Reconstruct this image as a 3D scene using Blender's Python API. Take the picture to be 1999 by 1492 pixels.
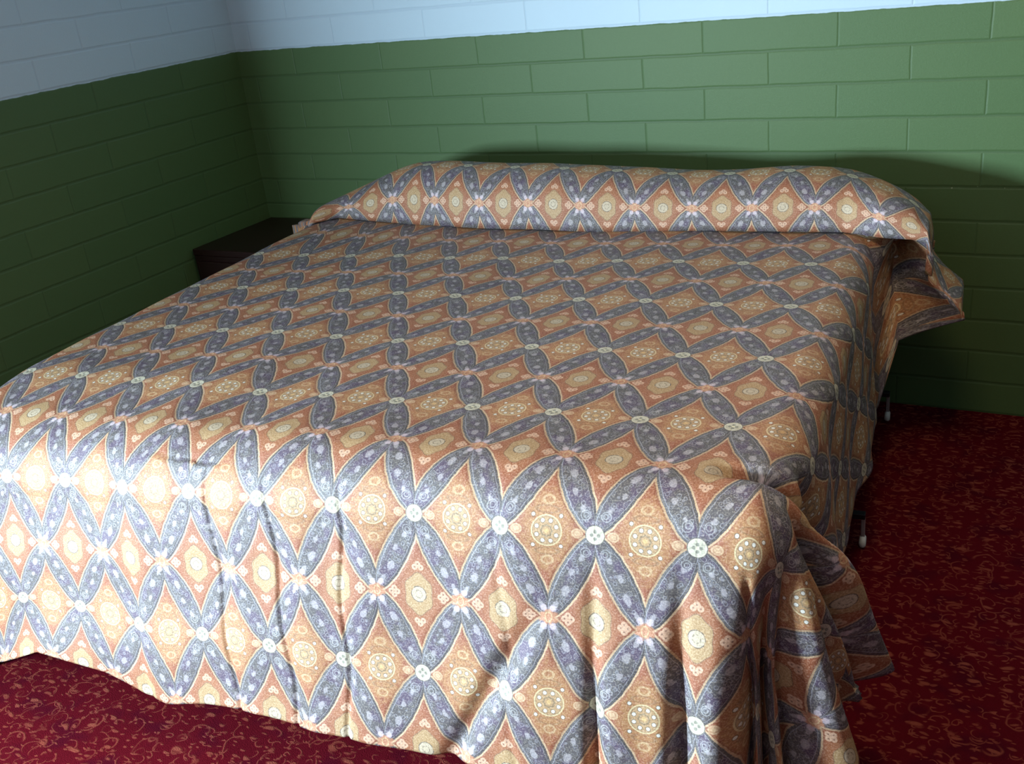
import bpy, math
import numpy as np
from mathutils import Matrix, Vector

S = bpy.context.scene
for o in list(bpy.data.objects):
    bpy.data.objects.remove(o, do_unlink=True)
COL = S.collection

# ------------------------------------------------------------------ camera
YAW, PITCH, ROLL = 0.5423, -0.4042, -0.1159
CAM = (3.0044, -3.1872, 1.5053)
FPX = 2005.6
cam_d = bpy.data.cameras.new('camera')
cam = bpy.data.objects.new('camera', cam_d); COL.objects.link(cam)
fw = Vector((-math.sin(YAW)*math.cos(PITCH), math.cos(YAW)*math.cos(PITCH), math.sin(PITCH)))
rt = fw.cross(Vector((0, 0, 1))).normalized(); up = rt.cross(fw)
r2 = math.cos(ROLL)*rt + math.sin(ROLL)*up
u2 = -math.sin(ROLL)*rt + math.cos(ROLL)*up
cam.matrix_world = Matrix(((r2.x, u2.x, -fw.x, CAM[0]), (r2.y, u2.y, -fw.y, CAM[1]),
                           (r2.z, u2.z, -fw.z, CAM[2]), (0, 0, 0, 1)))
cam_d.sensor_fit = 'HORIZONTAL'; cam_d.sensor_width = 36.0
cam_d.lens = FPX/1999*36.0
cam_d.clip_start = 0.05; cam_d.clip_end = 100
S.camera = cam

# ------------------------------------------------------------------ exposure, world, lights
S.view_settings.view_transform = 'Standard'
S.view_settings.look = 'None'
S.view_settings.exposure = 0.0
S.view_settings.gamma = 1.0
S.view_settings.use_curve_mapping = False

W = bpy.data.worlds.new('sky'); S.world = W; W.use_nodes = True
bg = W.node_tree.nodes['Background']
bg.inputs[0].default_value = (0.62, 0.78, 1.0, 1); bg.inputs[1].default_value = 1.0

# daylight through the window in the left wall
WIN_Y0, WIN_Y1, WIN_Z0, WIN_Z1 = -4.35, -3.45, 0.78, 1.30
def area(name, loc, direction, sx, sy, power, color, spread=180):
    d = bpy.data.lights.new(name, 'AREA'); d.shape = 'RECTANGLE'; d.size = sx; d.size_y = sy
    d.energy = power; d.color = color; d.spread = math.radians(spread)
    o = bpy.data.objects.new(name, d); COL.objects.link(o)
    o.location = loc; o.rotation_euler = Vector(direction).to_track_quat('-Z', 'Y').to_euler()
    return o
area('window_daylight', (-0.012, (WIN_Y0+WIN_Y1)/2, (WIN_Z0+WIN_Z1)/2), (1, 0, 0),
     WIN_Z1-WIN_Z0, WIN_Y1-WIN_Y0, 870.0, (0.67, 0.86, 1.0))
# dim warm fill added overhead, not a known lamp of the room
area('overhead_fill', (2.7, -1.8, 2.40), (0, 0, -1), 0.5, 0.5, 15.0, (1.0, 0.68, 0.38))

# ------------------------------------------------------------------ node expression helper
class NT:
    def __init__(self, mat): self.t = mat.node_tree; self.n = self.t.nodes; self.l = self.t.links
    def val(self, v, sock):
        if isinstance(v, V): self.l.new(v.s, sock)
        elif isinstance(v, (tuple, list)): sock.default_value = (*v, 1.0) if len(v) == 3 and len(sock.default_value) == 4 else v
        else: sock.default_value = v
    def m(self, op, *a):
        k = self.n.new('ShaderNodeMath'); k.operation = op
        for i, x in enumerate(a): self.val(x, k.inputs[i])
        return V(self, k.outputs[0])
    def mix(self, f, a, b):
        k = self.n.new('ShaderNodeMix'); k.data_type = 'RGBA'; k.clamp_factor = True
        self.val(f, k.inputs[0]); self.val(a, k.inputs[6]); self.val(b, k.inputs[7])
        return V(self, k.outputs[2])
    def xyz(self, x, y, z=0.0):
        k = self.n.new('ShaderNodeCombineXYZ')
        for i, q in enumerate((x, y, z)): self.val(q, k.inputs[i])
        return V(self, k.outputs[0])
    def sep(self, v):
        k = self.n.new('ShaderNodeSeparateXYZ'); self.l.new(v.s, k.inputs[0])
        return [V(self, k.outputs[i]) for i in range(3)]
    def coord(self, which):
        k = self.n.new('ShaderNodeTexCoord'); return V(self, k.outputs[which])
    def noise(self, vec, scale, detail=2.0, rough=0.5, dist=0.0, color=False):
        k = self.n.new('ShaderNodeTexNoise'); self.l.new(vec.s, k.inputs['Vector'])
        k.inputs['Scale'].default_value = scale; k.inputs['Detail'].default_value = detail
        k.inputs['Roughness'].default_value = rough; k.inputs['Distortion'].default_value = dist
        return V(self, k.outputs['Color' if color else 'Fac'])
    def voro(self, vec, scale, rnd=1.0, feature='F1'):
        k = self.n.new('ShaderNodeTexVoronoi'); k.feature = feature; self.l.new(vec.s, k.inputs['Vector'])
        k.inputs['Scale'].default_value = scale; k.inputs['Randomness'].default_value = rnd
        return k
    def less(self, a, b, w):           # soft step: 1 when a < b
        k = self.n.new('ShaderNodeMapRange'); k.interpolation_type = 'SMOOTHSTEP'
        self.val(a, k.inputs['Value'])
        if isinstance(b, V):
            self.val(b-w, k.inputs['From Min']); self.val(b+w, k.inputs['From Max'])
        else:
            k.inputs['From Min'].default_value = b-w; k.inputs['From Max'].default_value = b+w
        k.inputs['To Min'].default_value = 1.0; k.inputs['To Max'].default_value = 0.0
        return V(self, k.outputs[0])
    def band(self, a, c, hw, w):       # 1 when |a - c| < hw
        return self.less((a-c).abs(), hw, w)
class V:
    def __init__(self, t, s): self.t = t; self.s = s
    def __add__(self, o): return self.t.m('ADD', self, o)
    __radd__ = __add__
    def __sub__(self, o): return self.t.m('SUBTRACT', self, o)
    def __rsub__(self, o): return self.t.m('SUBTRACT', o, self)
    def __mul__(self, o): return self.t.m('MULTIPLY', self, o)
    __rmul__ = __mul__
    def __truediv__(self, o): return self.t.m('DIVIDE', self, o)
    def abs(self): return self.t.m('ABSOLUTE', self)
    def floor(self): return self.t.m('FLOOR', self)
    def sqrt(self): return self.t.m('SQRT', self)
    def min(self, o): return self.t.m('MINIMUM', self, o)
    def max(self, o): return self.t.m('MAXIMUM', self, o)
    def gt(self, o): return self.t.m('GREATER_THAN', self, o)
def new_mat(name, rough=0.7, spec=0.3):
    m = bpy.data.materials.new(name); m.use_nodes = True
    b = m.node_tree.nodes['Principled BSDF']
    b.inputs['Roughness'].default_value = rough
    b.inputs['Specular IOR Level'].default_value = spec
    return m, NT(m), b
def bump(t, b, height, strength, dist):
    k = t.n.new('ShaderNodeBump'); k.inputs['Strength'].default_value = strength
    k.inputs['Distance'].default_value = dist
    t.val(height, k.inputs['Height']); t.l.new(k.outputs[0], b.inputs['Normal'])
def hyp(a, b): return (a*a + b*b).sqrt()

# ------------------------------------------------------------------ material: painted block wall
def wall_mat(name, axis, offset):
    m, t, b = new_mat(name, 0.55, 0.35)
    P = t.sep(t.coord(3)); z = P[2]; u = P[axis] + offset
    ov = t.coord(3)
    wob = (t.noise(ov, 9.0, 3.0)-0.5)*0.006
    rz = (z + wob)/0.1016
    row = rz.floor(); fz = (rz-row-0.5).abs()          # 0.5 at the joint
    par = (row*0.5 - (row*0.5).floor()) * 2.0           # 0 or 1
    ru = (u + wob)/0.4064 + par*0.5 + 40.0
    cell = ru.floor(); fu = (ru-cell-0.5).abs()
    dz = (0.5-fz)*0.1016; du = (0.5-fu)*0.4064
    fill = t.noise(ov, 2.3, 2.0)                       # joints partly filled with paint
    dj = dz.min(du + 0.0015 + fill*0.002)
    groove = t.less(dj, 0.0042, 0.0030)
    fine = t.noise(ov, 170.0, 3.0, 0.65); pore = t.noise(ov, 420.0, 2.0, 0.6)
    edge = t.noise(ov, 25.0, 3.0)
    white = t.less(z*-1.0, -1.2155, 0.0012)
    white = t.less((z+(edge-0.5)*0.007)*-1.0, -1.2165, 0.0012)
    big = t.noise(ov, 1.6, 3.0)
    tint = t.noise(t.xyz(cell*3.7, row*5.1, 0.0), 1.0, 0.0)
    green = t.mix(t.less(tint*0.6+big*0.4, 0.5, 0.2), (0.090, 0.160, 0.058), (0.078, 0.150, 0.055))
    green = t.mix(fine*0.35, green, (0.055, 0.105, 0.04))
    wh = t.mix(big, (0.48, 0.63, 0.73), (0.54, 0.70, 0.80))
    col = t.mix(white, green, wh)
    col = t.mix(groove*0.30, col, t.mix(white, (0.035, 0.07, 0.028), (0.38, 0.50, 0.62)))
    chips = t.less(t.noise(ov, 60.0, 3.0, 0.7)*-1.0, -0.66, 0.02)*t.band(z, 0.7112, 0.004, 0.003)*t.less(P[0]*-1.0, -2.6, 0.1)
    if axis == 0:
        col = t.mix(chips, col, (0.55, 0.60, 0.42))
    t.val(col, b.inputs['Base Color'])
    bump(t, b, groove*-1.0 + fine*0.22 + pore*0.16 + edge*0.12, 0.36, 0.0042)
    return m
MAT_BACK = wall_mat('painted_block_back', 0, -1.9082+0.4064*5.5)
MAT_SIDE = wall_mat('painted_block_side', 1, 0.11)

# ------------------------------------------------------------------ material: carpet
def carpet_mat():
    m, t, b = new_mat('red_scroll_carpet', 1.0, 0.0)
    ov = t.coord(3); P = t.sep(ov)
    wx = (t.noise(ov, 14.0, 2.0)-0.5)*0.035; wy = (t.noise(t.xyz(P[0]+7.3, P[1]-2.1, 0.0), 14.0, 2.0)-0.5)*0.035
    q = t.xyz(P[0]+wx, P[1]+wy, 0.0)
    base = t.mix(t.noise(ov, 5.0, 3.0), (0.095, 0.0050, 0.010), (0.140, 0.0075, 0.015))
    base = t.mix(t.less(t.noise(ov, 11.0, 2.0), 0.42, 0.10)*0.6, base, (0.058, 0.0045, 0.015))
    mask = None
    for sc, r, hw, off in ((13.0, 0.37, 0.016, 0.0), (19.0, 0.34, 0.020, 3.1), (26.0, 0.32, 0.028, 5.3), (33.0, 0.30, 0.035, 8.7)):
        vq = t.xyz(P[0]+wx+off, P[1]+wy-off*0.7, 0.0)
        k = t.voro(vq, sc, 0.9)
        d = V(t, k.outputs['Distance'])
        c = t.sep(V(t, k.outputs['Color']))
        # a scroll: ring cut open on one side chosen per cell
        pos = t.sep(V(t, k.outputs['Position']))
        lx = (P[0]+wx+off)*1.0-pos[0]; ly = (P[1]+wy-off*0.7)-pos[1]
        cut = (lx*(c[0]-0.5) + ly*(c[1]-0.5))*sc
        ring = t.band(d, r, hw, 0.025)*t.less(cut, -0.01, 0.05)
        leafd = hyp((lx*1.0+(c[0]-0.5)*0.5/sc)*sc, (ly*2.3+(c[2]-0.5)*0.6/sc)*sc)
        leaf = t.less(leafd, 0.15, 0.05)*t.less(c[2]*-1.0, -0.35, 0.01)
        mm = ring.max(leaf)
        mask = mm if mask is None else mask.max(mm*0.8)
    fade = t.noise(ov, 9.0, 2.0)
    mask = mask*t.less(fade*-1.0, -0.30, 0.14)
    lc = t.mix(t.noise(ov, 6.0, 1.0), (0.36, 0.075, 0.04), (0.40, 0.12, 0.08))
    pile = t.noise(ov, 420.0, 2.0, 0.7)
    col = t.mix(mask*0.72, base, lc)
    col = t.mix(pile*0.45, col, (0.04, 0.002, 0.004))
    t.val(col, b.inputs['Base Color'])
    bump(t, b, pile + mask*0.3, 0.8, 0.004)
    return m

# ------------------------------------------------------------------ material: bedspread
PW, PH = 0.170, 0.312          # repeat of the print, metres
def spread_mat():
    m, t, b = new_mat('quilted_print', 0.5, 0.6)
    uv = t.coord(2); P = t.sep(uv); U, Vv = P[0], P[1]
    a = U/PW; c = Vv/PH
    x = (a-(a+0.5).floor())*PW; y = (c-(c+0.5).floor())*PH
    n1 = t.noise(uv, 40.0, 3.0, 0.6); n2 = t.noise(t.xyz(U+5.0, Vv+3.0), 90.0, 3.0, 0.7)
    n3 = t.noise(t.xyz(U-5.0, Vv+9.0), 260.0, 2.0, 0.6)
    X = x.abs(); Y = y.abs()
    wob = (t.noise(uv, 55.0, 2.0)-0.5)*0.004
    nx, ny = PW/2, PH/2; L = math.hypot(nx, ny); nx /= L; ny /= L
    s = X*nx + Y*ny - L/2; d0 = X*ny - Y*nx; d = d0 + wob
    A, B = L/2*0.985, 0.0245
    e = hyp(s/A, d/B) + 1e-4
    g = hyp(s/(A*A), d/(B*B))/e
    sd = (e-1.0)/g
    petal = t.less(sd, 0.0, 0.0006)
    outl = t.band(sd, 0.0014, 0.0016, 0.0006)
    halo = t.band(sd, 0.0042, 0.0012, 0.0009)
    inner = t.band(sd, -0.0055, 0.0006, 0.0006)
    # petal inside
    slate = t.mix(n1, (0.062, 0.056, 0.060), (0.122, 0.118, 0.126))
    slate = t.mix(t.less(t.noise(t.xyz(U-2.0, Vv), 28.0, 2.0), 0.47, 0.09)*t.less(sd, -0.006, 0.002), slate, (0.085, 0.060, 0.115))
    slate = t.mix(inner*0.55, slate, (0.48, 0.48, 0.55))
    k = t.voro(t.xyz(U+n1*0.006, Vv+n2*0.006), 95.0, 0.85); vd = V(t, k.outputs['Distance'])
    inside = t.less(sd, -0.0065, 0.0012)
    curl = (t.band(vd, 0.40, 0.05, 0.05) + t.band(vd, 0.16, 0.04, 0.04)*0.8)*inside
    slate = t.mix(curl*0.40, slate, (0.50, 0.50, 0.56))
    slate = t.mix(t.band(vd, 0.29, 0.03, 0.04)*inside*0.55, slate, (0.035, 0.035, 0.055))
    b1 = hyp(s-0.030, (d+0.003)*1.5); b2 = hyp(s+0.006, (d-0.004)*1.5); b3 = hyp(s+0.040, d*1.3); b4 = hyp((s-0.062)*0.8, d*1.6)
    bl = t.less(b1+(n2-0.5)*0.012, 0.0098, 0.0018).max(t.less(b2+(n2-0.5)*0.014, 0.0070, 0.0018)).max(t.less(b3+(n2-0.5)*0.014, 0.0058, 0.0018)).max(t.less(b4+(n2-0.5)*0.010, 0.0064, 0.0018))
    slate = t.mix(bl*0.62, slate, (0.52, 0.48, 0.50))
    spiral = t.band(hyp(s+0.052, d), 0.0085, 0.0008, 0.0008).max(t.band(hyp(s+0.052, d+0.001), 0.0045, 0.0008, 0.0008))
    slate = t.mix(spiral*0.6, slate, (0.5, 0.5, 0.5))
    # ground of the diamonds
    mott = t.noise(t.xyz(U+3.3, Vv-1.7), 150.0, 3.0, 0.7)
    rust = t.mix(n1+(mott-0.5)*1.2, (0.27, 0.062, 0.024), (0.39, 0.115, 0.040))
    gold = t.mix(n2, (0.44, 0.195, 0.062), (0.62, 0.37, 0.15))
    X1 = nxd = (PW/2)-X; Y1 = Y
    r1 = hyp(X1, Y1)
    aura = t.less(hyp(X1/0.056, Y1/0.088)+(n2-0.5)*1.1+(n1-0.5)*0.5, 0.80, 0.22)
    D1 = t.mix(aura*0.42+aura*t.less(mott*-1.0, -0.50, 0.09)*0.42, rust, gold)
    D1 = t.mix(t.less(r1, 0.0265, 0.0006)*0.65, D1, t.mix(n3, (0.50, 0.31, 0.14), (0.64, 0.47, 0.26)))
    D1 = t.mix(t.band(r1, 0.0262, 0.0013, 0.0005)*0.85, D1, (0.78, 0.62, 0.34))
    D1 = t.mix(t.band(r1, 0.0242, 0.0005, 0.0005)*0.6, D1, (0.16, 0.10, 0.05))
    ang = t.m('ARCTAN2', Y1, X1+1e-5)/(math.pi/4)
    fa = (ang-ang.floor()-0.5)*(math.pi/4)
    dd = hyp(r1*t.m('COSINE', fa)-0.0185, r1*t.m('SINE', fa))
    od = hyp(X1-0.0245, Y1-0.0262)
    D1 = t.mix(t.less(dd, 0.0046, 0.0006).max(t.less(od, 0.0044, 0.0006))*0.8, D1, (0.13, 0.085, 0.04))
    D1 = t.mix(t.less(dd, 0.0034, 0.0006).max(t.less(od, 0.0031, 0.0006)), D1, (0.86, 0.82, 0.72))
    D1 = t.mix(t.band(dd, 0.0098, 0.0011, 0.0008)*t.less(r1, 0.012, 0.001)*0.7, D1, (0.16, 0.13, 0.08))
    D1 = t.mix(t.less(r1, 0.0042, 0.001), D1, (0.74, 0.48, 0.2))
    ht = hyp((X-0.031)/0.0105, (Y+0.0)/0.0085)
    D1 = t.mix(t.less(ht, 1.0, 0.10)*0.75, D1, (0.74, 0.52, 0.30))
    D1 = t.mix(t.band(ht, 0.62, 0.12, 0.08)*0.55, D1, (0.45, 0.20, 0.10))
    fl = hyp(X1/0.012, (Y1-0.052)/0.009)
    D1 = t.mix(t.band(fl+(n3-0.5)*0.5, 0.8, 0.18, 0.1)*0.6, D1, (0.70, 0.50, 0.27))
    D1 = t.mix(t.band(hyp(X1/0.02, (Y1-0.036)/0.006), 1.0, 0.15, 0.1)*0.45, D1, (0.22, 0.13, 0.06))
    X2 = X; Y2 = (PH/2)-Y
    r2 = hyp(X2, Y2)
    Yk = Y2*0.78
    rk = hyp(X2, Yk); a6 = t.m('ARCTAN2', Yk, X2+1e-5)
    lob = t.m('COSINE', a6*6.0)*-0.0017 + t.m('COSINE', a6*2.0)*-0.0015 + 0.0290
    ground2 = t.mix(t.less(hyp(X2/0.07, Y2/0.11)+(n2-0.5)*0.7, 0.55, 0.3)*0.28, rust, gold)
    D2 = t.mix(t.less(rk-lob, 0.0014, 0.0006)*0.7, ground2, (0.20, 0.12, 0.06))
    D2 = t.mix(t.less(rk-lob, 0.0, 0.0006), D2, t.mix(n3, (0.40, 0.225, 0.085), (0.54, 0.36, 0.17)))
    D2 = t.mix(t.band(rk-lob, -0.0045, 0.0009, 0.0006)*0.45, D2, (0.50, 0.34, 0.18))
    D2 = t.mix(t.band(r2, 0.0150, 0.0009, 0.0005)*t.less(n2*-1.0, -0.44, 0.05), D2, (0.12, 0.09, 0.07))
    D2 = t.mix(t.less(r2, 0.0142, 0.0008)*0.6, D2, (0.66, 0.60, 0.46))
    D2 = t.mix(t.band(r2, 0.0072, 0.0012, 0.0007)*t.less(n3, 0.52, 0.06)*0.8, D2, (0.20, 0.15, 0.10))
    def trefoil(cx, cy):
        q = None
        for ox, oy in ((-0.0062, 0), (0.0062, 0), (0, 0.0062)):
            dq = hyp(X2-(cx+ox), Y2-(cy+oy)); q = dq if q is None else q.min(dq)
        return q
    tf = trefoil(0.0, 0.052).min(trefoil(0.050, 0.0))
    D2 = t.mix(t.less(tf, 0.0058, 0.0006)*0.85, D2, (0.74, 0.46, 0.30))
    D2 = t.mix(t.less(tf, 0.0017, 0.0006)*0.8, D2, (0.20, 0.08, 0.05))
    col = t.mix(t.less(d0*-1.0, 0.0, 0.0002), D2, D1)
    col = t.mix(halo*0.35, col, (0.25, 0.09, 0.05))
    col = t.mix(petal, col, slate)
    col = t.mix(outl*0.92, col, t.mix(n3, (0.52, 0.31, 0.15), (0.76, 0.58, 0.38)))
    # knots of the lattice
    rA = hyp(X, Y)
    col = t.mix(t.less(rA, 0.0172, 0.0006), col, (0.13, 0.12, 0.10))
    col = t.mix(t.less(rA, 0.0157, 0.0006), col, (0.72, 0.68, 0.52))
    q4 = hyp(X-0.0060, Y).min(hyp(X, Y-0.0060))
    col = t.mix(t.less(rA, 0.0132, 0.0006)*0.5, col, (0.55, 0.52, 0.40))
    col = t.mix(t.less(q4, 0.0032, 0.0006)*0.8, col, (0.17, 0.18, 0.14))
    col = t.mix(t.less(rA, 0.0030, 0.0006), col, (0.82, 0.76, 0.52))
    XB = (PW/2)-X; YB = (PH/2)-Y; rB = hyp(XB, YB)
    star = rB + (t.m('COSINE', t.m('ARCTAN2', YB, XB+1e-5)*8.0))*0.0022
    col = t.mix(t.less(star+(n2-0.5)*0.020, 0.0150, 0.0030), col, t.mix(n2, (0.50, 0.17, 0.09), (0.66, 0.36, 0.20)))
    col = t.mix(t.band(hyp(XB, YB*0.7), 0.0060, 0.0009, 0.0007)*0.7, col, (0.76, 0.56, 0.30))
    pk = hyp(XB-0.0085, YB-0.0165)
    col = t.mix(t.less(pk+(n3-0.5)*0.006, 0.0060, 0.0018)*0.8, col, (0.72, 0.60, 0.66))
    # weave
    wv = t.noise(t.xyz(U*1.0, Vv*5.0), 700.0, 1.0, 0.5)
    wh = t.noise(t.xyz(U*5.0, Vv*1.0), 500.0, 1.0, 0.5)
    col = t.mix((wv*wh)*0.55, col, (0.05, 0.03, 0.02))
    mot = t.noise(t.xyz(U+1.0, Vv+1.0), 320.0, 3.0, 0.75)
    col = t.mix(t.less(mot, 0.46, 0.10)*0.28, col, (0.06, 0.03, 0.02))
    col = t.mix(t.less(mot*-1.0, -0.56, 0.08)*0.22, col, (0.85, 0.72, 0.55))
    t.val(col, b.inputs['Base Color'])
    b.inputs['Sheen Weight'].default_value = 0.0
    b.inputs['Sheen Roughness'].default_value = 0.4
    rough = t.mix(petal, (0.60,)*3, (0.56,)*3)
    t.val(t.sep(rough)[0], b.inputs['Roughness'])
    isD1 = t.less(d0, 0.0, 0.0002); inD = 1.0-t.less(sd, 0.0, 0.0006)
    t.val((aura*isD1*0.70 + t.less(rk-lob, 0.0, 0.001)*(1.0-isD1)*0.35)*inD + outl*0.25 + petal*0.10, b.inputs['Metallic'])
    quilt = t.less(sd.abs(), 0.004, 0.006)*-0.5
    puff = t.noise(uv, 16.0, 2.0, 0.5)
    bump(t, b, quilt + puff*1.3 + wv*0.12 + mot*0.16, 0.55, 0.004)
    return m
def simple_mat(name, color, rough=0.6, metal=0.0, grain=0.0, gscale=(30, 3, 30)):
    m, t, b = new_mat(name, rough, 0.4)
    ov = t.coord(3); P = t.sep(ov)
    n = t.noise(t.xyz(P[0]*gscale[0], P[1]*gscale[1], P[2]*gscale[2]), 1.0, 4.0, 0.6)
    dark = tuple(c*(1-grain) for c in color)
    t.val(t.mix(n, dark, color), b.inputs['Base Color'])
    b.inputs['Metallic'].default_value = metal
    return m

# ------------------------------------------------------------------ mesh helpers
def mesh_obj(name, verts, faces, mat, parent=None, smooth=False):
    me = bpy.data.meshes.new(name); me.from_pydata([tuple(v) for v in verts], [], faces)
    if mat: me.materials.append(mat)
    me.validate(); me.update()
    if smooth:
        for p in me.polygons: p.use_smooth = True
    o = bpy.data.objects.new(name, me); COL.objects.link(o)
    if parent: o.parent = parent
    return o
def box_vf(x0, x1, y0, y1, z0, z1, base=0):
    v = [(x, y, z) for z in (z0, z1) for y in (y0, y1) for x in (x0, x1)]
    f = [(0, 2, 3, 1), (4, 5, 7, 6), (0, 1, 5, 4), (2, 6, 7, 3), (0, 4, 6, 2), (1, 3, 7, 5)]
    return v, [tuple(i+base for i in q) for q in f]
def boxes(name, lst, mat, parent=None, bevel=0.0):
    v, f = [], []
    for b in lst:
        bv, bf = box_vf(*b, base=len(v)); v += bv; f += bf
    o = mesh_obj(name, v, f, mat, parent)
    if bevel:
        md = o.modifiers.new('bevel', 'BEVEL'); md.width = bevel; md.segments = 3; md.limit_method = 'ANGLE'
    return o
def lathe(name, prof, mat, parent=None, n=24, loc=(0, 0, 0), axis='z'):
    v, f = [], []
    for r, z in prof:
        for i in range(n):
            a = 2*math.pi*i/n; q = (r*math.cos(a), r*math.sin(a), z)
            if axis == 'x': q = (q[2], q[0], q[1])
            v.append((q[0]+loc[0], q[1]+loc[1], q[2]+loc[2]))
    for j in range(len(prof)-1):
        for i in range(n):
            k = (i+1) % n; f.append((j*n+i, j*n+k, (j+1)*n+k, (j+1)*n+i))
    f.append(tuple(range(n))[::-1]); f.append(tuple(range((len(prof)-1)*n, len(prof)*n)))
    return mesh_obj(name, v, f, mat, parent, smooth=True)
def struct(o): o['kind'] = 'structure'; return o

# ------------------------------------------------------------------ room shell
RX, RY, RZ = 4.9, -5.8, 2.45
FLOOR = carpet_mat()
DARK_WALL = simple_mat('dark_unseen_walls', (0.075, 0.065, 0.055), 0.6, grain=0.4, gscale=(30, 30, 2))  # made-up dark finish for the unseen walls, cuts bounced light
struct(boxes('floor', [(-0.2, RX+0.2, RY-0.2, 0.2, -0.12, 0.0)], FLOOR))
struct(boxes('ceiling', [(-0.2, RX+0.2, RY-0.2, 0.2, RZ, RZ+0.12)], simple_mat('ceiling_boards', (0.32, 0.31, 0.30), 0.8, grain=0.2, gscale=(2, 30, 2))))
struct(boxes('wall_back', [(-0.2, RX+0.2, 0.0, 0.2, 0.0, RZ)], MAT_BACK))
struct(boxes('wall_front', [(-0.2, RX+0.2, RY-0.2, RY, 0.0, RZ)], DARK_WALL))
struct(boxes('wall_right', [(RX, RX+0.2, RY, 0.0, 0.0, RZ)], DARK_WALL))
struct(boxes('wall_left', [(-0.2, 0, WIN_Y1, 0.0, 0, RZ), (-0.2, 0, RY, WIN_Y0, 0, RZ),
                           (-0.2, 0, WIN_Y0, WIN_Y1, 0, WIN_Z0), (-0.2, 0, WIN_Y0, WIN_Y1, WIN_Z1, RZ)], MAT_SIDE))
fm = simple_mat('window_paint', (0.7, 0.7, 0.68), 0.5)
ft = 0.035
wf = struct(boxes('window_1', [(-0.16, -0.10, WIN_Y0, WIN_Y0+ft, WIN_Z0, WIN_Z1), (-0.16, -0.10, WIN_Y1-ft, WIN_Y1, WIN_Z0, WIN_Z1),
                       (-0.16, -0.10, WIN_Y0, WIN_Y1, WIN_Z0, WIN_Z0+ft), (-0.16, -0.10, WIN_Y0, WIN_Y1, WIN_Z1-ft, WIN_Z1)], fm))

# ------------------------------------------------------------------ bed frame of reference
TH = math.radians(5.5)
BO = np.array([0.60, -0.22])
EX = np.array([math.cos(TH), math.sin(TH)]); EQ = np.array([math.sin(TH), -math.cos(TH)])
ZT = 0.68
def bed_xy(p, q): return BO[0]+p*EX[0]+q*EQ[0], BO[1]+p*EX[1]+q*EQ[1]
bed = bpy.data.objects.new('bed', None); COL.objects.link(bed)
bed.location = (BO[0], BO[1], 0.0)
bed.rotation_euler = (0, 0, TH)       # local x = across the bed, local y = towards the head
bed['label'] = 'low bed on small white casters under the patterned spread'
bed['category'] = 'bed'

def rounded_slab(name, p0, p1, q0, q1, z0, z1, rc, re, mat, parent):
    """box with rounded plan corners and soft edges (coordinates: x across, y = -q)"""
    v, f = [], []
    prof = []
    for i in range(6):
        a = math.pi/2*i/5; prof.append((re*(1-math.sin(a)), z0+re*(1-math.cos(a))))
    prof = prof[::1]
    prof2 = [(re*(1-math.cos(math.pi/2*i/5))*1.0, z1-re+re*math.sin(math.pi/2*i/5)) for i in range(6)]
    loops = prof+prof2
    n = 8
    for ins, z in loops:
        for cx, cy, a0 in ((p1-rc, -q0-rc, 0), (p0+rc, -q0-rc, 90), (p0+rc, -q1+rc, 180), (p1-rc, -q1+rc, 270)):
            for i in range(n):
                a = math.radians(a0+90*i/(n-1)); r = rc-ins
                v.append((cx+r*math.cos(a), cy+r*math.sin(a), z))
    m = 4*n
    for j in range(len(loops)-1):
        for i in range(m):
            k = (i+1) % m; f.append((j*m+i, j*m+k, (j+1)*m+k, (j+1)*m+i))
    f.append(tuple(range(m))[::-1]); f.append(tuple(range((len(loops)-1)*m, len(loops)*m)))
    return mesh_obj(name, v, f, mat, parent, smooth=False)
ticking = simple_mat('mattress_cloth', (0.55, 0.53, 0.5), 0.85, grain=0.15, gscale=(60, 60, 60))
metal = simple_mat('dark_steel', (0.05, 0.05, 0.055), 0.4, 0.8)
rounded_slab('mattress', 0.05, 1.82, 0.03, 1.745, 0.42, 0.640, 0.12, 0.05, ticking, bed)
rounded_slab('box_spring', 0.05, 1.81, 0.04, 1.74, 0.185, 0.42, 0.08, 0.02, simple_mat('box_cloth', (0.06, 0.055, 0.06), 0.9), bed)
fr = [(0.06, 1.81, -0.09, -0.05, 0.145, 0.185), (0.06, 1.81, -1.75, -1.71, 0.145, 0.185),
      (0.06, 0.10, -1.75, -0.05, 0.145, 0.185), (1.77, 1.81, -1.75, -0.05, 0.145, 0.185), (0.06, 1.81, -0.93, -0.89, 0.145, 0.185)]
fr += [(0.10, 1.92, -0.11, -0.09, 0.085, 0.100), (0.10, 1.92, -0.85, -0.83, 0.085, 0.100), (1.77, 1.79, -0.11, -0.09, 0.10, 0.146), (1.77, 1.79, -0.85, -0.83, 0.10, 0.146)]
boxes('bed_frame', fr, metal, bed, 0.002)
steel = simple_mat('light_steel', (0.5, 0.5, 0.5), 0.35, 0.6)
white_plastic = simple_mat('white_caster_plastic', (0.78, 0.78, 0.74), 0.35)
for lx, ly in ((1.915, -0.10), (1.915, -0.84), (1.79, -1.70), (0.09, -0.10), (0.09, -0.90), (0.09, -1.70)):
    leg = boxes('leg', [(lx-0.005, lx+0.005, ly-0.005, ly+0.005, 0.028, 0.087 if lx > 1.8 else 0.147)], steel, bed, 0.002)
    lathe('caster', [(0.003, -0.008), (0.012, -0.008), (0.016, -0.005), (0.017, 0.0), (0.016, 0.005), (0.012, 0.008), (0.003, 0.008)],
          white_plastic, leg, 20, (lx, ly, 0.0172), 'x')

# ------------------------------------------------------------------ bedspread
def interp(x, xs, ys): return np.interp(x, xs, ys)
def smooth(a, b, x):
    t = np.clip((x-a)/(b-a), 0, 1); return t*t*(3-2*t)
def gauss(x, c, w): return np.exp(-((x-c)/w)**2)

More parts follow.
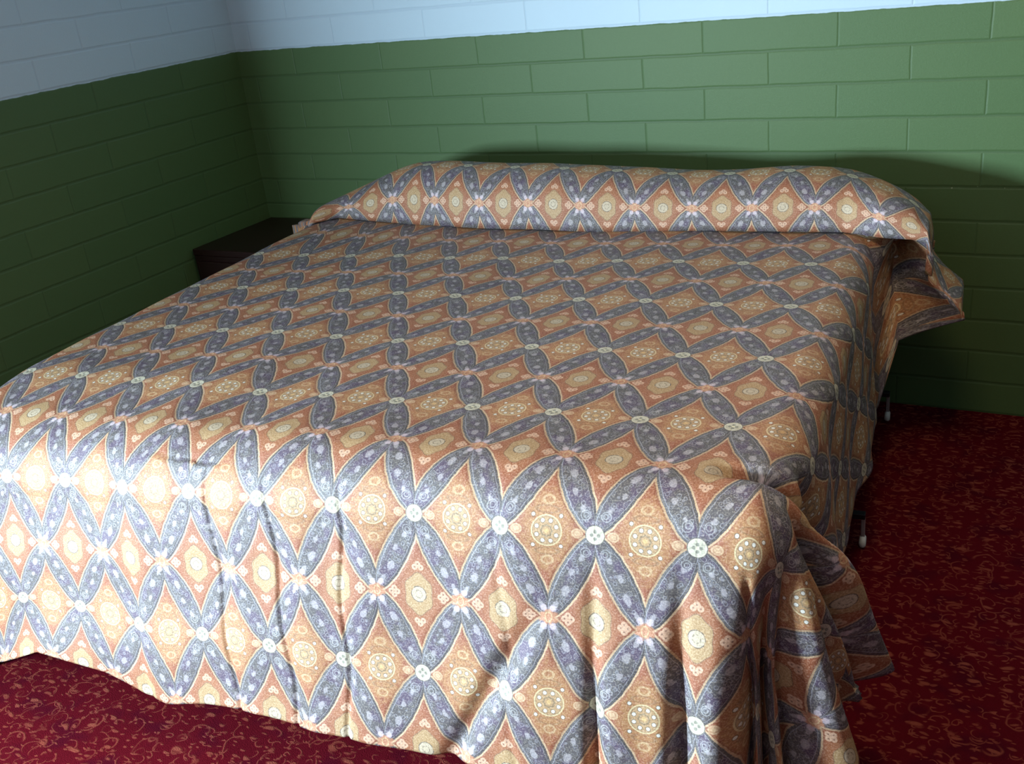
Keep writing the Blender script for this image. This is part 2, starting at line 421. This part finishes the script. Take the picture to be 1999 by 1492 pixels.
PF, PL, QF = 1.82, 0.05, 1.77      # where the flat top starts to roll over
R = 0.07; ARC = R*math.pi/2
DROP_R, DROP_L, DROP_F = 0.475, 0.40, 0.585
R0, ARC0 = R, ARC
TAU_C = 0.42                        # perimeter length given to the corner
rng = np.random.default_rng(3)
waves = [(rng.uniform(3, 16), rng.uniform(0, 6.28), rng.uniform(3, 16), rng.uniform(0, 6.28), rng.uniform(0.3, 1)) for _ in range(14)]
def wrinkle(u, v):
    s = 0
    for a, b, c, d, e in waves: s = s + e*np.sin(a*u*1.3+c*v*0.9+b)*np.sin(c*v-a*u*0.4+d)
    return s/4.0

def seam_q(p): return interp(p, [0.0, 0.04, 0.10, 0.33, 0.63, 0.98, 1.45, 1.80, 1.90, 2.1], [0.30, 0.285, 0.215, 0.263, 0.327, 0.349, 0.351, 0.354, 0.40, 0.42])
RP = [-0.40, -0.06, -0.01, 0.08, 0.15, 0.30, 0.39, 0.48, 0.76, 1.02, 1.18, 1.37, 1.50, 1.64, 1.77, 1.905, 1.986, 2.027, 2.6]
RH = [0.004, 0.006, 0.025, 0.058, 0.085, 0.143, 0.166, 0.170, 0.168, 0.160, 0.149, 0.134, 0.137, 0.146, 0.136, 0.106, 0.070, 0.035, 0.03]
_rx = np.linspace(-0.4, 2.6, 601); _rh = np.interp(_rx, RP, RH)
for _ in range(3): _rh = np.convolve(np.pad(_rh, 5, mode='edge'), np.ones(11)/11, 'valid')
def ridge(p): return interp(p, _rx, _rh)

def top_and_drop(u, v):
    """main part of the spread, cloth coordinates -> bed local (p, q, z)"""
    eu = np.where(u > PF, u-PF, np.where(u < PL, u-PL, 0.0))
    uc = np.clip(u, 0.0, PF)
    QFu = interp(uc, [0.0, 1.82], [1.690, 1.745]); RF = interp(uc, [0.0, 1.82], [0.150, 0.100])
    ev = np.maximum(v-QFu, 0.0)
    rho = np.hypot(eu, ev) + 1e-9
    side = np.sign(eu)
    phi = np.arctan2(ev, np.abs(eu)+1e-12)         # 0 side, pi/2 foot
    R = R0+(RF-R0)*np.sin(phi)**2; ARC = R*math.pi/2
    du_, dv_ = eu/rho, ev/rho
    # perimeter coordinate, right hand side only
    onside = (ev <= 0); onfoot = (np.abs(eu) <= 0)
    TB = -0.025
    tau = np.where(onside, v-QFu+TB, np.where(onfoot, TAU_C+(PF-u), TB+phi/(math.pi/2)*(TAU_C-TB)))
    right = np.where(u > (PF+PL)/2, 1.0, 0.0)
    fall = np.clip((rho-ARC*0.5)/0.50, 0, 1.5)
    over0 = np.maximum(rho-ARC, 0)
    # outward slope
    k = 0.10 + 0.10*np.sin(phi)**2
    tv = tau + np.where(tau < 0.12, 0.34*over0, 0.0)      # flutes lean towards the head as they fall
    lob = (-0.12*gauss(tv, -0.115, 0.045) + 0.16*gauss(tv, -0.02, 0.055) - 0.10*gauss(tv, 0.065, 0.03)
           + 0.10*gauss(tv, 0.135, 0.04) - 0.10*gauss(tau, 0.20, 0.02) + 0.015*gauss(tau, 0.245, 0.022) - 0.10*gauss(tau, 0.30, 0.025)
           - 0.03*gauss(tau, 0.35, 0.03) - 0.17*gauss(tau, 0.395, 0.022) + 0.05*gauss(tau, 0.455, 0.025)
           - 0.09*gauss(tau, 0.515, 0.014) + 0.02*gauss(tau, 0.55, 0.03) - 0.07*gauss(tau, 0.665, 0.012) + 0.035*gauss(tau, 0.62, 0.04))
    bulge = (-0.05*gauss(tv, -0.125, 0.045) + 0.055*gauss(tv, -0.025, 0.055) - 0.03*gauss(tv, 0.065, 0.03)
             + 0.015*gauss(tv, 0.135, 0.04) - 0.085*gauss(tau, 0.29, 0.115)*np.clip(over0/0.25, 0, 1))
    lob = lob*right
    # folds hanging down the long side
    sf = 0.030*np.sin(9.0*v+0.6) + 0.016*np.sin(21.0*v+1.0+2*np.abs(eu)) + 0.006*np.sin(37*v)
    sf = sf*np.where(onside, 1, 0)*smooth(0.3, 0.6, v)*(1-smooth(1.45, 1.62, v)) - 0.02*np.where(onside, 1, 0)
    lf = 0.05*np.sin(14*phi)*(1-right)*np.where(onside | onfoot, 0, 1)
    kk = np.clip(k + lob + sf + lf, -0.25, 0.75)
    over = np.maximum(rho-ARC, 0)
    a = np.minimum(rho, ARC)/R
    h = np.where(rho > 0, R*np.sin(a), 0) + kk*over + right*bulge*smooth(0.02, 0.26, rho)
    z = ZT - R*(1-np.cos(a)) - np.sqrt(1-kk*kk)*over
    # the foot hem waves up a little on the left
    fl = np.where(v > QF, np.clip(over/0.5, 0, 1.3)**2, 0)*smooth(1.6, 1.3, 0*u+1.0)
    hemlift = interp(u, [-0.3, 0.12, 0.26, 0.34, 0.45, 0.55, 0.62, 0.72, 0.88, 1.0, 1.3, 1.7], [0.0, 0.0, 0.075, 0.062, 0.045, 0.0, -0.012, 0.008, 0.018, 0.006, 0.0, 0.0])
    z = z + hemlift*np.clip(over/0.49, 0, 1.2)**2*np.where(onfoot, 1, 0)
    # push flutes sideways so they hang over the side panel
    tang = right*(-0.10*gauss(tau, 0.06, 0.09))*fall**1.2
    p = np.clip(u, PL, PF) + du_*h
    q = np.minimum(v, QFu) + dv_*h
    z = z - 0.030*smooth(1.2, 0.0, u)*smooth(1.50, 1.78, v)*(1-0.6*np.clip(over/0.4, 0, 1))
    p = p + tang*(-dv_)*1.0
    q = q + tang*(du_*np.sign(side+1e-9))
    # notch where the corner flute folds over the edge
    top = 1-smooth(0.0, 0.16, over)
    nw = 0.016+0.14*np.clip(over0, 0, 0.4)
    nc_ = -0.052-0.045*smooth(0.0, 0.16, over0)
    notch = np.where(tv > nc_, gauss(tv-nc_, 0, 0.015), gauss(tv-nc_, 0, nw))*smooth(1.74, 1.84, u)*right*np.where(onfoot & (v > QF), 0, 1)
    proud = gauss(tv, -0.050, 0.030)*smooth(1.76, 1.86, u)*right*np.where(onfoot & (v > QF), 0, 1)
    z = z - 0.068*notch*top - 0.0*proud*top
    p = p - 0.14*notch*smooth(0.0, 0.08, rho)*(rho > 1e-6) + 0.014*proud*smooth(0.0, 0.08, rho)
    # fine vertical creases of the foot drop
    f = smooth(0.06, 0.20, ev)*np.where(onfoot | (right < 1), 1, 0)
    for c0, dep, wd, sl in ((0.775, 0.0055, 0.0055, 0.06), (0.92, 0.006, 0.0055, 0.07), (1.085, 0.0055, 0.005, -0.01),
                            (0.52, 0.003, 0.008, 0.1), (1.40, 0.003, 0.006, 0.05)):
        cc = c0 + sl*(ev-0.1) + 0.006*np.sin(ev*22+c0*9)
        q = q - dep*gauss(u, cc, wd)*f + 0.006*gauss(u, cc+0.045, 0.05)*f
    # slanting drag fold low on the foot drop
    dl = (u-1.47)+(ev-0.30)*0.55
    q = q - 0.016*gauss(dl, 0, 0.022)*smooth(0.24, 0.42, ev)*np.where(onfoot, 1, 0)*(1-smooth(1.62, 1.75, u))
    return p, q, z

def pillow_part(u, psi):
    """psi 0 = front foot of the pillow roll, pi = back"""
    um = u + 0.055*smooth(0.0, 0.4, u)                # print sits shifted on the pillow
    # across-bed path: flat, then down the pillow end and the hanging flap
    ptsu = np.array([1.80, 1.90, 1.98, 2.03, 2.08, 2.13, 2.20, 2.30, 2.36])
    pend = np.array([1.80, 1.90, 1.978, 2.015, 2.025, 2.022, 2.055, 2.105, 2.110])
    drop = np.array([0.0, 0.0, 0.002, 0.010, 0.050, 0.095, 0.128, 0.165, 0.185])
    p = np.where(um > 1.80, interp(um, ptsu, pend), um)
    dz = np.where(um > 1.80, interp(um, ptsu, drop), 0.0)
    # left: fall off the mattress
    el = np.maximum(PL-um, 0)
    al = np.minimum(el, ARC)/R
    p = np.where(um < PL, PL-R*0.5*np.sin(al)-0.1*np.maximum(el-ARC, 0), p)
    dz = np.where(um < PL, R*(1-np.cos(al))+0.99*np.maximum(el-ARC, 0), dz)
    h = ridge(p)
    qs = seam_q(p)
    D = 0.30*np.clip(h/0.12, 0.35, 1.0)**0.6
    cs, sn = np.cos(psi), np.sin(psi)
    cx = np.sign(cs)*np.abs(cs)**0.85; sx = np.maximum(sn, 0)**0.80
    q = qs + 0.008 - D/2 + D/2*cx + 0.012*sn*(cx > 0)
    z = ZT + 0.004 + h*sx - dz
    # flap hem leans towards the foot at the front
    fl = np.clip(dz/0.30, 0, 1)
    q = q + 0.10*fl*np.clip(cs, 0, 1)*np.where(um > 1.8, 1, 0)
    z = z - 0.02*fl*np.where(um > 1.8, 1, 0)
    return p, q, z

us = [ -DROP_L+PL ]
while us[-1] < PF+DROP_R:
    st = 0.0085
    for c0 in (0.775, 0.94, 1.085): 
        if abs(us[-1]-c0) < 0.06: st = 0.0035
    if us[-1] > 1.1: st = 0.006
    us.append(us[-1]+st)
us = np.array(us)
rows = []            # each row: (p, q, z, v)
psis = np.linspace(math.pi, 0.0, 46)
TUCK = 0.057
SV = 0.352                                        # cloth v at the seam on the mattress
# arclength along the pillow section at its middle, to lay the print
pm = pillow_part(np.full_like(psis, 1.0), psis)
al = np.concatenate([[0], np.cumsum(np.hypot(np.diff(pm[1]), np.diff(pm[2])))])
vfront = SV-2*TUCK
for i, ps in enumerate(psis):
    p, q, z = pillow_part(us, np.full_like(us, ps))
    rows.append((p, q, z, np.full_like(us, vfront-(al[-1]-al[i]))))
pf = rows[-1]
NT_ = 14
vend = QF+DROP_F
def main_row(v):
    vv = np.full_like(us, v); return top_and_drop(us, vv)
base = main_row(SV)
# tuck: from pillow foot back under the pillow, then forward onto the mattress
pS, qS, zS = base
sq = seam_q(np.clip(pS, 0.0, 2.1))
offq = sq - SV
side_w = smooth(1.82, 2.0, us)
for i in range(1, 8):
    a = i/7.0
    dep = (TUCK + 0.13*side_w*(1-smooth(2.0, 2.30, us)))*math.sin(a*math.pi/2)
    p = pf[0]*(1-0.8*a*side_w)+pS*0.8*a*side_w
    z = np.where(us < 1.84, ZT+0.004-0.002*a, pf[2]*(1-0.35*a)+zS*0.35*a)
    rows.append((p, pf[1]-dep, z, np.full_like(us, vfront+TUCK*a)))
lastt = rows[-1]
for i in range(1, 15):
    a = i/14.0
    w = side_w
    # mattress side meets the flap over a longer stretch of cloth
    tgt_q = sq + 0.0*w
    aa = a
    p = lastt[0]*(1-aa)+pS*aa
    z = lastt[2]*(1-aa)+zS*aa
    z = np.where(us < 1.82, ZT, z)
    q = lastt[1]*(1-aa)+(sq+0.09*w)*aa
    rows.append((p, q, z, np.full_like(us, vfront+TUCK+TUCK*a)))
vs = [SV]
while vs[-1] < vend:
    vs.append(vs[-1]+(0.0085 if vs[-1] < 1.45 else 0.006))
vs = np.array([x for x in vs[1:] if x < vend-0.004]+[vend])
for v in vs:
    p, q, z = main_row(v)
    blend = 1-smooth(SV, SV+0.30, v)
    q = q + (offq+0.09*side_w)*blend
    rows.append((p, q, z, np.full_like(us, v)))
Pg = np.array([r[0] for r in rows]); Qg = np.array([r[1] for r in rows]); Zg = np.array([r[2] for r in rows])
Vg = np.array([r[3] for r in rows]); Ug = np.tile(us, (len(rows), 1)) + 0.012
# soft unevenness of the quilt
wr = wrinkle(Ug, Vg)
isdrop = (Zg < ZT-0.05)
Zg = np.where(isdrop, Zg, Zg+0.0035*wr)
Qg = np.where(isdrop & (Vg > QF), Qg+0.006*wr, Qg)
Pg = np.where(isdrop & (Ug > PF) & (Vg <= QF) & (Vg > 0.6), Pg+0.006*wr, Pg)
# sag lines on the top near the middle
Zg = Zg - np.where(isdrop, 0, 0.006*gauss(Pg+0.3*Qg, 1.25, 0.10)*smooth(0.4, 0.8, Qg))
Zg = np.maximum(Zg, 0.012)
Xw = Pg; Yw = -Qg
nr, nc = Pg.shape
verts = np.stack([Xw, Yw, Zg], -1).reshape(-1, 3)
idx = np.arange(nr*nc).reshape(nr, nc)
faces = np.stack([idx[:-1, :-1], idx[1:, :-1], idx[1:, 1:], idx[:-1, 1:]], -1).reshape(-1, 4)
me = bpy.data.meshes.new('bedspread')
me.vertices.add(len(verts)); me.vertices.foreach_set('co', verts.astype(np.float32).ravel())
me.loops.add(faces.size); me.loops.foreach_set('vertex_index', faces.ravel().astype(np.int32))
me.polygons.add(len(faces)); me.polygons.foreach_set('loop_start', (np.arange(len(faces))*4).astype(np.int32))
me.polygons.foreach_set('use_smooth', np.ones(len(faces), dtype=bool))
uvl = me.uv_layers.new(name='print')
A0, B0 = 1.765, 1.565
uvf = np.stack([Ug-A0+PW*40-0.0, Vg-B0+PH*40], -1).reshape(-1, 2)[faces.ravel()]
uvl.data.foreach_set('uv', uvf.astype(np.float32).ravel())
me.materials.append(spread_mat())
me.update(calc_edges=True); me.validate()
spread = bpy.data.objects.new('bedspread', me); COL.objects.link(spread)
spread.location = (BO[0], BO[1], 0.0); spread.rotation_euler = (0, 0, TH)
md = spread.modifiers.new('thickness', 'SOLIDIFY'); md.thickness = 0.009; md.offset = -1.0
spread['label'] = 'rust and slate diamond patterned quilted bedspread covering the whole bed'
spread['category'] = 'bedspread'

# ------------------------------------------------------------------ nightstand in the corner
wood = simple_mat('dark_mahogany', (0.022, 0.007, 0.006), 0.4, grain=0.5, gscale=(5, 60, 60))
ns = bpy.data.objects.new('nightstand', None); COL.objects.link(ns); ns.location = (0.25, -0.25, 0)
ns['label'] = 'dark reddish brown nightstand in the corner left of the bed'; ns['category'] = 'nightstand'
boxes('table_top', [(-0.230, 0.210, -0.225, 0.235, 0.53, 0.555)], wood, ns, 0.004)
boxes('body', [(-0.228, 0.208, -0.222, 0.23, 0.06, 0.53)], wood, ns, 0.003)
for z0, z1 in ((0.32, 0.51), (0.10, 0.30)):
    dr = boxes('drawer', [(-0.205, 0.185, -0.234, -0.2225, z0, z1)], wood, ns, 0.004)
    zc = (z0+z1)/2
    kn = lathe('knob', [(0.006, 0), (0.006, 0.010), (0.014, 0.014), (0.015, 0.020), (0.010, 0.025), (0.002, 0.026)], metal, dr, 16)
    kn.rotation_euler = (math.radians(90), 0, 0); kn.location = (-0.01, -0.234, zc)
for x in (-0.21, 0.165):
    for y in (-0.195, 0.185):
        boxes('leg', [(x, x+0.035, y, y+0.035, 0, 0.06)], wood, ns, 0.003)
